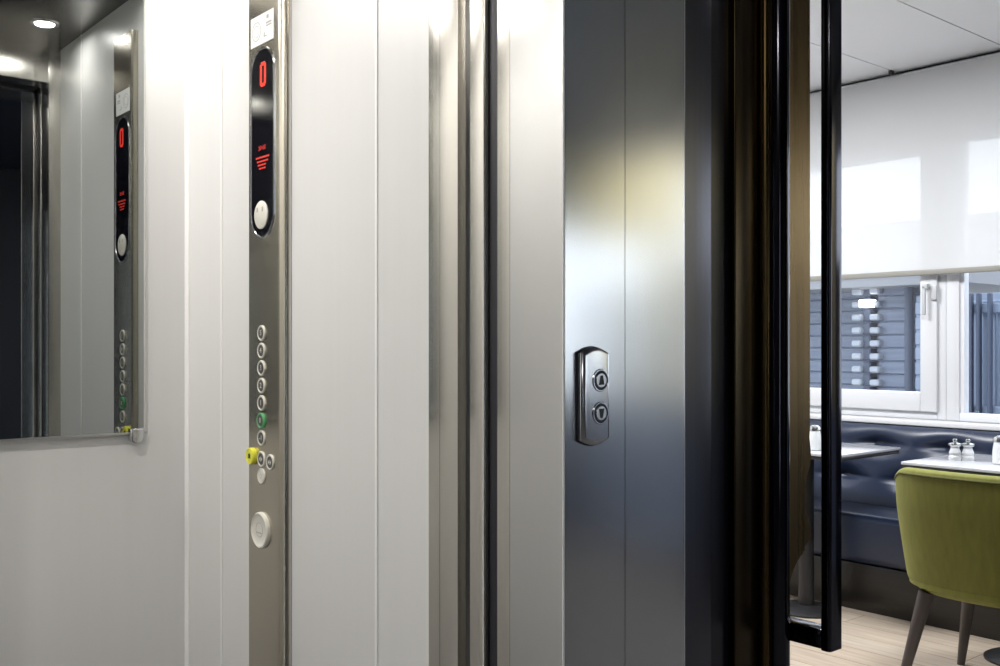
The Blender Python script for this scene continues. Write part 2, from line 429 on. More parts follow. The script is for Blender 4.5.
# sticker above the display
Ms = frame_cop(YB - .001, hz(29), XP)
st = obj('sticker', plate(bm_(), [(-.056, -.034), (.056, -.034), (.056, .034), (-.056, .034)], 0, .0008, 0, 3, Ms), 'sticker_white', cp, smooth=False)
tag(st, 'white notice sticker with a round emblem')
bd = bm_()
ring(bd, .0225, .0195, .0008, .0012, Ms @ Matrix.Translation((-.027, -.001, 0)))
ring(bd, .014, .0125, .0008, .0012, Ms @ Matrix.Translation((-.027, -.001, 0)))
for u, v, w, h in ((.028, .022, .010, .008), (.034, .008, .026, .004), (.034, .002, .026, .003), (.012, -.016, .004, .010), (.018, -.020, .012, .002)):
    plate(bd, [(u - w / 2, v - h / 2), (u + w / 2, v - h / 2), (u + w / 2, v + h / 2), (u - w / 2, v + h / 2)], .0008, .0012, 0, 1, Ms)
obj('sticker_print', bd, 'label_grey', st)
# buttons
def lift_button(py, px, txt, kind='plain'):
    y = YB if px == 262 else YB - (px - 262) * .0048
    Mb = frame_cop(y, hz(py), XP)
    D = .0055 if kind in ('green', 'yellow') else .0038
    r = .0178
    face = {'yellow': 'yellow_plastic', 'white': 'ivory_plastic'}.get(kind, 'button_dark')
    if kind == 'yellow': D = .011; r = .0195
    p = obj('button', lathe(bm_(), [(0, D - .0004), (r * .70, D - .0004), (r * .74, D - .001), (r * .74, 0)], Mb, 28), face, cp)
    rg = 'green_ring' if kind == 'green' else 'yellow_plastic' if kind == 'yellow' else 'ivory_plastic'
    obj('button_ring', ring(bm_(), r, r * .74, 0, D, Mb, 28), rg, p)
    if kind == 'green': p['label'] = 'green ringed button'
    if kind == 'yellow': p['label'] = 'yellow alarm button'
    ink = 'label_black' if kind in ('yellow', 'white') else 'ivory_plastic'
    bt = bm_()
    if txt == 'bell':
        lathe(bt, [(0, .0003), (.006, 0)], Mb @ Matrix.Translation((0, .001, D - .0004)), 12)
        plate(bt, [(-.007, -.005), (.007, -.005), (.007, -.0035), (-.007, -.0035)], D - .0006, D - .0001, 0, 1, Mb)
    elif txt in ('open', 'close'):
        s = 1 if txt == 'open' else -1
        for q in (-1, 1):
            plate(bt, [(q * .0075 if s > 0 else q * .0015, 0), (q * .0025 if s > 0 else q * .007, .005), (q * .0025 if s > 0 else q * .007, -.005)], D - .0006, D - .0001, 0, 1, Mb)
        plate(bt, [(-.0007, -.006), (.0007, -.006), (.0007, .006), (-.0007, .006)], D - .0006, D - .0001, 0, 1, Mb)
    elif txt == 'key':
        ring(bt, .0055, .0035, D - .001, D - .0004, Mb, 16)
    else:
        merge(bt, text_bm(txt, .017, .0003, Mb @ Matrix.Translation((0, 0, D - .0003))))
    obj('button_symbol', bt, ink, p, smooth=False)
for py, txt in zip((333, 350.6, 368, 385.6, 403), '54321'): lift_button(py, 262, txt)
lift_button(420.5, 262, '0', 'green')
lift_button(438, 262, '-1')
lift_button(457.5, 253, 'bell', 'yellow'); lift_button(459, 262, 'open'); lift_button(460.5, 271, 'close')
lift_button(476, 262, 'key', 'white')
Mb = frame_cop(YB, hz(530), XP)
p = obj('speaker_cover', lathe(bm_(), [(0, .006), (.031, .006), (.033, .007), (.038, .009), (.041, .006), (.0415, 0)], Mb, 40), 'ivory_plastic', cp)
bt = bm_()
ring(bt, .017, .0155, .006, .0066, Mb @ Matrix.Translation((-.001, .001, 0)), 24)
plate(bt, [(-.016, -.007), (.010, -.007), (.010, -.0045), (-.016, -.0045)], .006, .0066, 0, 1, Mb)
obj('cover_symbol', bt, 'label_grey', p)

# ------------------------------------------------------------------ call panel on the landing
yc = YL - .014
xa, xb = onY(581, yc + .004), onY(611, yc)
xc = (xa + xb) / 2
Kc = yc / ray(594)[1]
hc = lambda py: E + (345 - py) * Kc / 1000
cl = thing('lift_call_panel', 'chrome call panel with up and down arrow buttons on stainless wall', 'call panel', (xc, YL, hc(446)))
Mc = frame_land(xc, 0, YL)
hw = (xb - xa) / 2; za, zb_ = hc(440), hc(353)
pts = [(-hw + 2 * hw * k / 12, za - .009 * math.sin(PI * k / 12)) for k in range(13)] + [(hw - 2 * hw * k / 12, zb_ + .009 * math.sin(PI * k / 12)) for k in range(13)]
pl = obj('plate', plate(bm_(), pts, 0, .014, .007, 5, Mc), 'satin_chrome', cl, ang=60)
pts2 = [(u * 1.0, v) for u, v in pts]
obj('dark_gasket', plate(bm_(), [(u * 1.03, (v - (za + zb_) / 2) * 1.018 + (za + zb_) / 2) for u, v in pts], -.0005, .003, 0, 1, Mc), 'dark_gap', cl)
xbt = onY(600.5, yc)
for py, up in ((380.5, 1), (413.5, -1)):
    Mb = frame_land(xbt, hc(py), yc)
    p = obj('button', lathe(bm_(), [(0, .0024), (.0105, .0024), (.0115, .0015), (.0115, 0)], Mb, 32), 'satin_chrome', cl)
    obj('dish', ring(bm_(), .0175, .0142, -.001, .0016, Mb, 32), 'chrome', p)
    obj('dark_ring', ring(bm_(), .0142, .0112, -.001, .002, Mb, 32), 'label_black', p)
    obj('arrow', plate(bm_(), [(-.0055, -.0068 * up), (.0055, -.0068 * up), (.0022, .0072 * up), (-.0022, .0072 * up)], .0024, .003, 0, 1, Mb), 'label_black', p, smooth=False)

# ------------------------------------------------------------------ dark door frame and the open door with its long pull handle
x712 = onY(712, YL + .012)
struct('trim_11', prism(bm_(), [(x685 + .0005, YL + .012), (x712, YL + .012), (x712, YL + .06), (x685 + .0005, YL + .06)], 0, 2.57, .003, 3, (1,)), 'dark_frame', 'dark satin frame strip right of the stainless wall', 'trim')
dr = tag(bpy.data.objects.new('door_3', None), 'black and bronze door standing open beside the dining area with a long pull handle', 'door', kind='structure')
COL.objects.link(dr); dr.location = (1.6, 1.15, 0)
a0, a1, a2 = onY(712, YL + .05), onY(735, YL + .05), onY(763, YL + .035)
obj('hinge_stile', prism(bm_(), [(x712 + .001, YL + .05), (a1 + .01, YL + .05), (a1 + .01, YL + .09), (x712 + .001, YL + .09)], 0, 2.5), 'black_gloss_face', dr)
obj('brown_reflection_stile', prism(bm_(), [(onY(735, YL + .035), YL + .035), (a2, YL + .035), (a2, YL + .08), (onY(735, YL + .035), YL + .08)], 0, 2.5, .004, 3, (0, 1)), 'stile_reflection', dr)
yt = 1.10; xt = onY(777.5, yt)
bp = bm_(); tube(bp, [(xt, yt, 0), (xt, yt, 2.5)], .0225, seg=32)
obj('round_post', bp, 'black_gloss', dr)
xt2 = onY(767, yt + .005)
bp = bm_(); tube(bp, [(xt2, yt + .01, 0), (xt2, yt + .01, 2.5)], .011, seg=20)
obj('bead', bp, 'bronze_gloss', dr)
# bronze leaf with a wavy lower edge
yp = 1.165
Kp = lambda px: yp / ray(px)[1]
pz = lambda px, py: (onY(px, yp), E + (345 - py) * Kp(px) / 1000)
edge = [(810, -60), (810, 428), (809.5, 438), (810.5, 447), (811, 456), (810, 466), (807, 476), (805, 486), (806, 497), (806, 508), (808, 518), (810.5, 528), (811, 536), (809, 541), (805.5, 545), (804.5, 550), (801, 556), (796.5, 563), (793, 571), (790.5, 580), (789, 594), (788.5, 612), (788, 640)]
right = [pz(*e) for e in edge]
xl_ = onY(768, yp)
outl = [(xl_, 2.5)] + right + [(pz(786, 650)[0], .01), (xl_, .01)]
outl[1] = (right[0][0], 2.5)
Ml = Matrix(((1, 0, 0, 0), (0, 0, -1, yp), (0, 1, 0, 0), (0, 0, 0, 1)))
obj('leaf', plate(bm_(), outl[::-1], -.03, 0, 0, 1, Ml), 'bronze_gloss', dr, ang=30)
# handle
hx0, hy0 = onY(830, 1.0), 1.0
hx1 = onY(843, 1.0)
Kh = 1.0 / ray(832)[1]
zl0, zl1 = E - .307 * Kh, E - .2865 * Kh
hb = bm_(); prism(hb, [(hx0, hy0), (hx1, hy0), (hx1, hy0 + .021), (hx0, hy0 + .021)], zl0, 2.42, .007, 4)
hn = obj('pull_handle', hb, 'black_gloss', dr)
sb = bm_()
for z0, z1 in ((zl0 + .001, zl1), (2.36, 2.395)):
    box(sb, hx0 + .002, hx1 - .004, hy0 + .019, yt + .012, z0, z1, .003)
obj('standoff', sb, 'black_gloss', hn)
struct('wall_dining', box(bm_(), x685 + .02, 1.62, YL + .09, 3.62, 0, 2.57), 'navy_wall', 'dark wall between the lift shaft and the dining area', 'wall')

# ------------------------------------------------------------------ dining room shell
XB = 4.71
ZC = 2.57
struct('floor', box(bm_(), -1.6, XB + .1, -3.2, YL + .02, -.06, 0), 'hall_carpet', 'dark carpet floor of the hall', 'floor')
struct('floor_dining', box(bm_(), 1.62, XB + .1, YL + .02, 3.7, -.06, 0), 'oak_floor', 'light oak board floor under the green chair', 'floor')
bc = bm_(); y = -3.2; joints = [2.53 - .53 * k for k in range(12)]
ys = [3.7] + [3.06] + joints
ys = [v for v in ys if v > 1.2] + [1.10]
for a, b2 in zip(ys, ys[1:]):
    box(bc, -1.6, XB - .012, b2 + .003, a - .003, ZC, ZC + .02)
struct('ceiling', bc, 'white_ceiling', 'white panelled ceiling with thin dark joints', 'ceiling')
struct('ceiling_hall', box(bm_(), -1.6, XB - .012, -3.2, 1.095, ZC, ZC + .02), 'charcoal_paint', 'dark charcoal ceiling of the hall', 'ceiling')
struct('ceiling_backing', box(bm_(), -1.7, XB + .1, -3.4, 3.7, ZC + .025, ZC + .05), 'dark_gap', 'dark void behind the ceiling joints', 'ceiling')
bw = bm_()
for q in ((-1.6, -1.38, 0, ZC), (-1.06, 3.2, 0, ZC), (4.5, XB, 0, ZC), (3.2, 4.5, 0, .9), (3.2, 4.5, 2.05, ZC), (-1.38, -1.06, 0, .25), (-1.38, -1.06, 2.3, ZC)): box(bw, q[0], q[1], -3.25, -3.2, q[2], q[3])
w5 = tag(bpy.data.objects.new('window_5', None), 'added unseen tall narrow sidelight in the hall wall behind the viewer', 'window', kind='structure'); COL.objects.link(w5); w5.location = (-1.22, -3.22, .25)  # added out of view to give the round post a thin vertical highlight
b = bm_()
for q in ((-1.38, -1.345, .25, 2.3), (-1.095, -1.06, .25, 2.3), (-1.345, -1.095, .25, .285), (-1.345, -1.095, 2.265, 2.3)): box(b, q[0], q[1], -3.24, -3.19, q[2], q[3], .003)
obj('window_frame', b, 'black_metal', w5)
obj('pane', box(bm_(), -1.345, -1.095, -3.228, -3.222, .285, 2.265), 'window_glass', w5, smooth=False)
w6 = tag(bpy.data.objects.new('window_6', None), 'added unseen black framed window in the hall wall behind the viewer', 'window', kind='structure'); COL.objects.link(w6); w6.location = (3.85, -3.22, .9)  # extra daylight opening put in for the landing steel to reflect
b = bm_()
for q in ((3.2, 3.24, .9, 2.05), (4.46, 4.5, .9, 2.05), (3.24, 4.46, .9, .94), (3.24, 4.46, 2.01, 2.05)): box(b, q[0], q[1], -3.24, -3.19, q[2], q[3], .003)
obj('window_frame', b, 'black_metal', w6)
obj('pane', box(bm_(), 3.24, 4.46, -3.228, -3.222, .94, 2.01), 'window_glass', w6, smooth=False)
struct('wall_hall_back', bw, 'navy_wall', 'dark navy wall behind the viewer', 'wall')
struct('wall_hall_left', box(bm_(), -1.65, -1.6, -3.25, YL + .1, 0, ZC), 'navy_wall', 'dark navy hall wall', 'wall')
struct('wall_dining_end', box(bm_(), 1.62, XB + .1, 3.62, 3.7, 0, ZC), 'white_paint', 'white end wall of the dining area', 'wall')
# window wall: below, above, piers
Z0, Z1 = .86, 2.26
openings = [(2.29, 3.42), (1.10, 2.29), (-.95, .60), (-3.12, -2.0)]
bw = bm_()
box(bw, XB, XB + .12, -3.25, 3.7, 0, Z0); box(bw, XB, XB + .12, -3.25, 3.7, Z1, ZC + .02)
for a, b2 in ((3.42, 3.7), (.60, 1.10), (-2.0, -.95), (-3.25, -3.12)): box(bw, XB, XB + .12, a, b2, Z0, Z1)
struct('wall_window_side', bw, 'white_paint', 'white wall around the dining windows', 'wall')
def window(n, y0, y1, sash, label, fw=.045):
    t = tag(bpy.data.objects.new('window_%d' % n, None), label, 'window', kind='structure'); COL.objects.link(t)
    t.location = (XB + .06, (y0 + y1) / 2, Z0)
    def rim(a0, a1, c0, c1, w, x0, x1, name, par, wt=None, wb=None):
        wt = w if wt is None else wt; wb = w if wb is None else wb
        b = bm_()
        for p in ((a0, a0 + w, c0, c1), (a1 - w, a1, c0, c1), (a0 + w, a1 - w, c0, c0 + wb), (a0 + w, a1 - w, c1 - wt, c1)):
            box(b, x0, x1, p[0], p[1], p[2], p[3], .004)
        return obj(name, b, 'upvc_white', par)
    if sash:
        rim(y0, y1, Z0, Z1, .042, XB - .005, XB + .07, 'window_frame', t)
        s_ = rim(y0 + .038, y1 - .038, Z0 + .038, Z1 - .038, .083, XB - .022, XB + .055, 'sash', t, .072, .092)
        p0, p1, q0, q1 = y0 + .118, y1 - .118, Z0 + .127, Z1 - .107
        hb = bm_(); yh = onX(928.5, XB - .03)
        hzz = lambda py: E + (345 - py) * (XB - .03) / ray(928)[0] / 1000
        box(hb, XB - .060, XB - .046, yh - .009 + .012, yh + .009 + .012, hzz(315), hzz(286), .004)
        box(hb, XB - .060, XB - .030, yh - .008, yh + .018, hzz(289), hzz(284), .003)
        hd_ = obj('handle', hb, 'handle_grey', s_)
        box_b = bm_(); box(box_b, XB - .034, XB - .0222, yh - .040, yh - .012, hzz(300), hzz(286), .003)
        obj('handle_plate', box_b, 'handle_grey', s_)
    else:
        s_ = rim(y0, y1, Z0, Z1, .062, XB - .005, XB + .07, 'window_frame', t, .075, .038)
        b = bm_(); box(b, XB + .005, XB + .05, y1 - .082, y1 - .058, Z0 + .03, Z1 - .07)
        obj('glazing_bead', b, 'upvc_white', s_)
        p0, p1, q0, q1 = y0 + .058, y1 - .060, Z0 + .034, Z1 - .071
    g = bm_(); box(g, XB + .025, XB + .031, p0, p1, q0, q1)
    obj('pane', g, 'window_glass', t, smooth=False)
window(1, 2.29, 3.42, True, 'white casement window with a lever handle over the navy bench')
window(2, 1.10, 2.29, False, 'white fixed window nearest the green chair')
window(3, -.95, .60, False, 'white fixed window further along the dining wall')
window(4, -3.12, -2.0, False, 'added unseen white window at the end of the dining wall')  # extra unseen window, brightens the reflection on the landing steel
struct('added_straw_panel', box(bm_(), XB - .03, XB - .001, -1.98, -1.0, .9, ZC - .2), 'straw_paint', 'added unseen straw coloured panel beside the far window', 'wall')  # invented wall colour, makes the warm reflection on the steel
struct('added_dark_panel', box(bm_(), XB - .03, XB - .001, -.97, -.42, 0, 1.65), 'navy_wall', 'added unseen dark navy panel at the end of the bench', 'wall')  # put in out of view to darken the bronze leaf's reflection
struct('added_dado', box(bm_(), XB - .03, XB - .001, -3.2, -1.0, 0, .84), 'blue_grey_paint', 'added unseen blue grey dado along the far window wall', 'wall')  # invented colour for the lower part of the steel's reflection
struct('window_sill', box(bm_(), XB - .075, XB - .0005, .9, 3.61, Z0 - .030, Z0 - .004, .006), 'upvc_white', 'white window sill board above the navy bench', 'sill')
struct('trim_12', box(bm_(), XB - .014, XB - .002, -3.2, 3.61, ZC - .006, ZC + .01), 'label_black', 'thin dark line between ceiling and window wall', 'trim')
# roller blind
bl = thing('roller_blind', 'white translucent roller blind half lowered over the windows', 'blind', (4.66, 2.3, 2.53))
xbz = 4.655
zbar = E + .0725 * xbz / ray(920)[0]
b = bm_(); tube(b, [(xbz + .022, 1.13, 2.535), (xbz + .022, 3.55, 2.535)], .020, seg=20)
obj('roller', b, 'upvc_white', bl)
obj('fabric', box(bm_(), xbz, xbz + .0012, 1.15, 3.53, zbar, 2.54), 'blind_fabric', bl, smooth=False)
obj('bottom_bar', box(bm_(), xbz - .008, xbz + .010, 1.14, 3.54, zbar - .014, zbar + .012, .004), 'rail_grey', bl)
b = bm_(); box(b, xbz - .03, xbz - .002, onX(893, xbz) - .009, onX(893, xbz) + .009, ZC - .022, ZC, .003)
obj('bracket', b, 'label_black', bl)
b2l = thing('roller_blind', 'added unseen straw coloured blind over the top of the far window', 'blind', (4.68, -2.56, 2.4))  # added to make the yellow band reflected in the steel
b = bm_(); tube(b, [(4.68, -3.12, 2.38), (4.68, -1.99, 2.38)], .02, seg=16); obj('roller', b, 'upvc_white', b2l)
obj('fabric', box(bm_(), 4.662, 4.6632, -3.11, -2.0, 1.92, 2.38), 'added_straw_blind', b2l, smooth=False)
# small black clip on the ceiling line is the bracket above

# ------------------------------------------------------------------ banquette
bq = thing('banquette', 'long navy blue buttoned leather bench along the window wall', 'bench', (4.4, 2.0, 0))
XFB = 4.21
BY0, BY1 = -.4, 3.60
obj('plinth', box(bm_(), XFB + .01, 4.63, BY0, BY1, 0, .215, .004), 'dark_wood', bq)
obj('seat', box(bm_(), XFB - .005, 4.53, BY0, BY1, .216, .445, .035, 5), 'navy_leather', bq)
# tufted back: diamond-buttoned heightfield
b = bmesh.new()
ny, nz_ = 400, 40
TY = .36; TZ = .17; zb0, zb1 = .40, .826
btn = []
for r, zc in enumerate((.735, .565)):
    k = 0
    yy = BY0 + (.10 if r == 0 else .10 + TY / 2)
    while yy < BY1: btn.append((yy, zc)); yy += TY
def back_x(y, z):
    s = (z - zb0) / (zb1 - zb0)
    base = 4.545 + .045 * s
    d = 0.
    for by, bz2 in btn:
        r2 = ((y - by) / .16) ** 2 + ((z - bz2) / .075) ** 2
        if r2 < 4: d += .042 * math.exp(-r2 * 2.2)
        # pleats running sideways from each button
        if abs(y - by) < TY / 2 and abs(z - bz2) < .05:
            dd = 1 - abs(y - by) / (TY / 2)
            d += .024 * math.exp(-((z - bz2) / .010) ** 2) * dd
    top = max(0, s - .86) / .14
    return base + d + .035 * top * top
grid = [[b.verts.new((back_x(BY0 + (BY1 - BY0) * i / ny, zb0 + (zb1 - zb0) * j / nz_), BY0 + (BY1 - BY0) * i / ny, zb0 + (zb1 - zb0) * j / nz_)) for j in range(nz_ + 1)] for i in range(ny + 1)]
bk = [[b.verts.new((4.635, BY0 + (BY1 - BY0) * i / ny, z)) for z in (zb0, zb1)] for i in range(ny + 1)]
for i in range(ny):
    for j in range(nz_): b.faces.new((grid[i][j], grid[i + 1][j], grid[i + 1][j + 1], grid[i][j + 1]))
    b.faces.new((grid[i][nz_], grid[i + 1][nz_], bk[i + 1][1], bk[i][1]))
    b.faces.new((bk[i][0], bk[i + 1][0], grid[i + 1][0], grid[i][0]))
    b.faces.new((bk[i][1], bk[i + 1][1], bk[i + 1][0], bk[i][0]))
for i in (0, ny): b.faces.new(grid[i] + [bk[i][1], bk[i][0]])
bmesh.ops.recalc_face_normals(b, faces=b.faces)
bo = obj('backrest', b, 'navy_leather', bq, ang=60)
for by, bz2 in btn:
    if .9 < by < 3.6:
        M_ = frame_cop(by, bz2, back_x(by, bz2) + .001)
        obj('button', lathe(bm_(), [(0, .009), (.010, .006), (.014, 0)], M_, 12), 'navy_leather', bo)

# ------------------------------------------------------------------ tables
def table(y0, y1, label):
    x0, x1 = 3.83, 4.36
    cx, cy = (x0 + x1) / 2, (y0 + y1) / 2
    t = thing('dining_table', label, 'table', (cx, cy, 0), 'dining tables along the bench')
    obj('tabletop', box(bm_(), x0, x1, y0, y1, .738, .75, .002), 'table_marble', t)
    obj('edge_band', box(bm_(), x0 + .003, x1 - .003, y0 + .003, y1 - .003, .722, .7375, .002), 'table_edge', t)
    b = bm_(); tube(b, [(cx - .06, cy - .06, .02), (cx - .06, cy - .06, .722)], .035, seg=20); obj('column', b, 'black_metal', t)
    cy -= .06; b = bm_(); lathe(b, [(0, 0), (.145, 0), (.145, .008), (.13, .016), (.05, .03), (0, .03)], Matrix.Translation((cx - .06, cy, 0)), 40); obj('base', b, 'black_metal', t)
    return t
table(1.38, 2.05, 'marble-topped table behind the olive green chair')
table(2.335, 3.02, 'marble-topped table behind the long black door handle')

# condiments
def shaker(x, y, label, fill, h=.086, r=.0225):
    t = thing('shaker', label, 'shaker', (x, y, .75), 'glass shakers on the tables')
    M = Matrix.Translation((x, y, .7505)) @ Matrix.Scale(h / .082, 4)
    k = r / .0195
    obj('body', lathe(bm_(), [(0, 0), (.019 * k, 0), (.0205 * k, .004), (.0205 * k, .012), (.0165 * k, .018), (.0195 * k, .028), (.0155 * k, .040), (.0135 * k, .048), (.0150 * k, .054), (0, .054)], M, 28), 'clear_glass', t)
    obj('filling', lathe(bm_(), [(0, .008), (.0145 * k, .009), (.0135 * k, .030), (.0115 * k, .036), (0, .037)], M, 20), fill, t)
    obj('cap', lathe(bm_(), [(0, .0545), (.0195 * k, .0545), (.021 * k, .058), (.0205 * k, .063), (.012 * k, .066), (.0055 * k, .068), (.0075 * k, .073), (.0070 * k, .079), (.0035 * k, .082), (0, .082)], M, 28), 'satin_chrome', t)
    return t
shaker(4.055, 1.937, 'left of the two small glass shakers behind the chair back, dark filling', 'pepper')
shaker(4.085, 1.898, 'right of the two small glass shakers behind the chair back, white filling', 'salt')
def jar(x, y, label, h):
    t = thing('sugar_jar', label, 'jar', (x, y, .75), 'glass jars on the tables')
    M = Matrix.Translation((x, y, .7505)) @ Matrix.Scale(h / .11, 4)
    obj('body', lathe(bm_(), [(0, 0), (.026, 0), (.029, .004), (.028, .05), (.024, .078), (.022, .086), (0, .086)], M, 28), 'clear_glass', t)
    obj('filling', lathe(bm_(), [(0, .005), (.0235, .006), (.0225, .040), (0, .041)], M, 20), 'salt', t)
    obj('lid', lathe(bm_(), [(0, .0865), (.025, .0865), (.0255, .094), (.022, .103), (.012, .109), (0, .11)], M, 28), 'satin_chrome', t)
jar(4.045, 1.752, 'glass sugar jar on the table at the edge of the picture', .112)
jar(3.945, 2.515, 'glass sugar jar seen in the slot beside the black door handle', .112)

# ------------------------------------------------------------------ olive tub chair
CX, CY = 3.58, 1.56
ch = thing('tub_chair', 'olive green velvet tub chair with dark splayed legs', 'chair', (CX, CY, 0))
def shell_pt(phi, s, off=0.):
    """phi 0 = middle of the back (-X), s 0 bottom..1 top, off = inward offset"""
    ap = abs(phi)
    top = .785 - .0 * ap
    if ap > .75: top -= .20 * min(1, (ap - .75) / 1.35) ** 1.3
    # soft shoulders
    top -= .012 * (ap / .9) ** 4 if ap < .9 else .012
    bot = .352
    z = bot + (top - bot) * s
    k = .90 + .10 * min(1, (s / .75)) ** .8 - .10 * max(0, 1 - s / .10) ** 2.2          # narrower to the foot of the shell
    c, sn = math.cos(phi), math.sin(phi)
    n = 2.5
    rx, ry = .285, .315
    q = (abs(c) ** n + abs(sn) ** n) ** (-1 / n)
    x = -(rx * k - off) * c * q; y = (ry * k - off) * sn * q
    if ap > PI / 2: x = -(rx * 1.0 * k - off) * c * q * 1.0
    x -= .035 * (s - .5)                              # back leans slightly
    return Vector((CX + x, CY + y, z))
b = bmesh.new(); nphi, ns = 64, 18; PH = 2.05; TH = .045
def gridv(off, ds=0):
    g = []
    for i in range(nphi + 1):
        phi = -PH + 2 * PH * i / nphi
        col = []
        for j in range(ns + 1):
            s = j / ns
            col.append(b.verts.new(shell_pt(phi, s, off)))
        g.append(col)
    return g
go, gi = gridv(0), gridv(TH)
# crowned rim between outer and inner skins
rim = []
for i in range(nphi + 1):
    o_, i_ = go[i][ns].co, gi[i][ns].co
    rim.append([b.verts.new(o_.lerp(i_, t) + Vector((0, 0, .011 * math.sin(PI * t) ** .6))) for t in (.12, .3, .5, .7, .88)])
for i in range(nphi):
    for j in range(ns):
        b.faces.new((go[i][j], go[i][j + 1], go[i + 1][j + 1], go[i + 1][j]))
        b.faces.new((gi[i][j], gi[i + 1][j], gi[i + 1][j + 1], gi[i][j + 1]))
    seqA = [go[i][ns]] + rim[i] + [gi[i][ns]]; seqB = [go[i + 1][ns]] + rim[i + 1] + [gi[i + 1][ns]]
    for q in range(len(seqA) - 1): b.faces.new((seqA[q], seqA[q + 1], seqB[q + 1], seqB[q]))
    b.faces.new((go[i][0], go[i + 1][0], gi[i + 1][0], gi[i][0]))
for i in (0, nphi):
    for j in range(ns): b.faces.new((go[i][j], gi[i][j], gi[i][j + 1], go[i][j + 1]))
    b.faces.new([go[i][ns]] + rim[i] + [gi[i][ns]])
# closed underside
under = [go[i][0] for i in range(nphi + 1)]
bmesh.ops.recalc_face_normals(b, faces=b.faces)
sh = obj('backrest_shell', b, 'olive_velvet', ch, ang=70)
b = bm_(); tube(b, [shell_pt(-PH + 2 * PH * i / nphi, .978) + Vector((0, 0, 0)) for i in range(nphi + 1)], .004, seg=8)
obj('piping', b, 'olive_piping_shadow', sh)
# seat with rounded front
b = bm_(); pts = []
for i in range(nphi + 1):
    p = shell_pt(-PH + 2 * PH * i / nphi, .12, .012); pts.append((p.x - .01, p.y))
pts += [(CX + .27, CY + .20), (CX + .27, CY - .20)]
plate(b, pts, .375, .47, .03, 4)
obj('seat', b, 'olive_velvet', ch, ang=60)
for sx, sy in ((-1, 1), (-1, -1), (1, 1), (1, -1)):
    b = bm_()
    p0 = Vector((CX + sx * .17 - .01, CY + sy * .165, .355)); p1 = Vector((CX + sx * .235 - (.01 if sx > 0 else -.0), CY + sy * .235, 0))
    tube(b, [p0.lerp(p1, k / 6) for k in range(7)], .027, .014, 16)
    o = obj('leg', b, 'leg_wood', ch)

# ------------------------------------------------------------------ outside the windows
struct('ground', box(bm_(), XB + .125, 14, -6, 12, -.25, -.15), 'paving', 'grey paved yard outside the windows', 'ground')
sd = thing('garden_shed', 'blue grey log-built garden shed with interlocking corners outside the casement window', 'shed', (8.6, 5.5, -.15))
XS = 8.0
ySa, ySb = onX(878, XS), onX(860, XS)
yE = onX(921, XS)
def planks(x0, x1, y0, y1, z0, z1, p=.112):
    b = bm_(); z = z0
    while z < z1 - .02:
        box(b, x0, x1, y0, y1, z + .003, min(z + p - .003, z1), .008, 1); z += p
    return b
obj('plank_wall', planks(XS, XS + .08, yE - .35, ySa, -.15, 1.72), 'shed_plank', sd)
obj('plank_wall', planks(XS + .35, XS + .43, ySb + .02, 8.2, -.15, 1.72), 'shed_plank', sd)
obj('plank_wall', planks(XS + .08, XS + .35, ySa - .02, ySa + .06, -.15, 1.72), 'shed_plank', sd)
for yy in (ySa, ySb):
    z = -.15
    while z < 1.66:
        b = bm_(); box(b, XS - .07, XS + .02, yy - .045, yy + .045, z + .012, z + .066, .012, 1); z += .112
        obj('log_end', b, 'shed_log_end', sd)
obj('wall_core', box(bm_(), XS + .02, XS + .06, yE - .34, ySa, -.15, 1.70), 'shed_plank', sd)
obj('wall_core', box(bm_(), XS + .37, XS + .41, ySb + .02, 8.2, -.15, 1.70), 'shed_plank', sd)
b = bm_(); z = -.15
while z < 1.66:
    box(b, XS - .02, XS + .40, ySa + .06, ySb - .03, z + .004, z + .108, .01, 1); z += .112
obj('corner_logs', b, 'fence_dark', sd)
b = bm_(); yd = onX(909, XS - .06); tube(b, [(XS - .06, yd, -.15), (XS - .06, yd, 1.7)], .035, seg=16); obj('downpipe', b, 'fence_dark', sd)
b = bm_()
bb = bmesh.new()
prof = [(XS - .35, 1.70), (XS - .35, 1.86), (XS + .9, 2.38), (XS + 2.2, 1.86), (XS + 2.2, 1.70)]
lo = [bb.verts.new((x, yE - .55, z)) for x, z in prof]; hi = [bb.verts.new((x, 8.4, z)) for x, z in prof]
bb.faces.new(lo); bb.faces.new(hi[::-1])
for i in range(5): bb.faces.new((lo[i], lo[(i + 1) % 5], hi[(i + 1) % 5], hi[i]))
bmesh.ops.recalc_face_normals(bb, faces=bb.faces); merge(b, bb)
obj('roof', b, 'shed_roof', sd)
b = bm_(); yy = onX(866, XS - .1); zz = E + (345 - 303.5) * (XS - .1) / ray(866)[0] / 1000
box(b, XS - .13, XS - .02, yy - .055, yy + .055, zz - .034, zz + .034, .012, 3)
obj('bulkhead_lamp', b, 'bulkhead_lamp', sd)
# slatted gate seen through the fixed window
XG = 7.2
g = thing('garden_gate', 'blue grey slatted garden gate outside the fixed window', 'gate', (XG, 3.1, -.15))
zg = E + (345 - 301) * XG / ray(970)[0] / 1000
b = bm_(); yy = onX(1040, XG)
while yy < onX(962, XG) + .25:
    box(b, XG, XG + .03, yy, yy + .088, -.1, zg, .006, 1); yy += .1
obj('slats', b, 'fence_blue', g)
b = bm_(); box(b, XG - .04, XG - .002, onX(1045, XG), onX(955, XG), zg - .09, zg - .02, .006, 1); obj('rail', b, 'fence_blue', g); b = bm_(); box(b, XG - .04, XG - .002, onX(1045, XG), onX(955, XG), .72, .79, .006, 1)
obj('rail', b, 'fence_blue', g)
for px in (972, 980, 991):
    b = bm_(); y_ = onX(px, XG - .05); box(b, XG - .09, XG - .042, y_ - .012, y_ + .012, -.15, zg + .05, .006, 1); obj('bar', b, 'fence_dark', g)
bf = bm_(); zf = 1.62
box(bf, XG + .6, XG + .66, .5, yE - .06, -.15, zf, .006, 1)
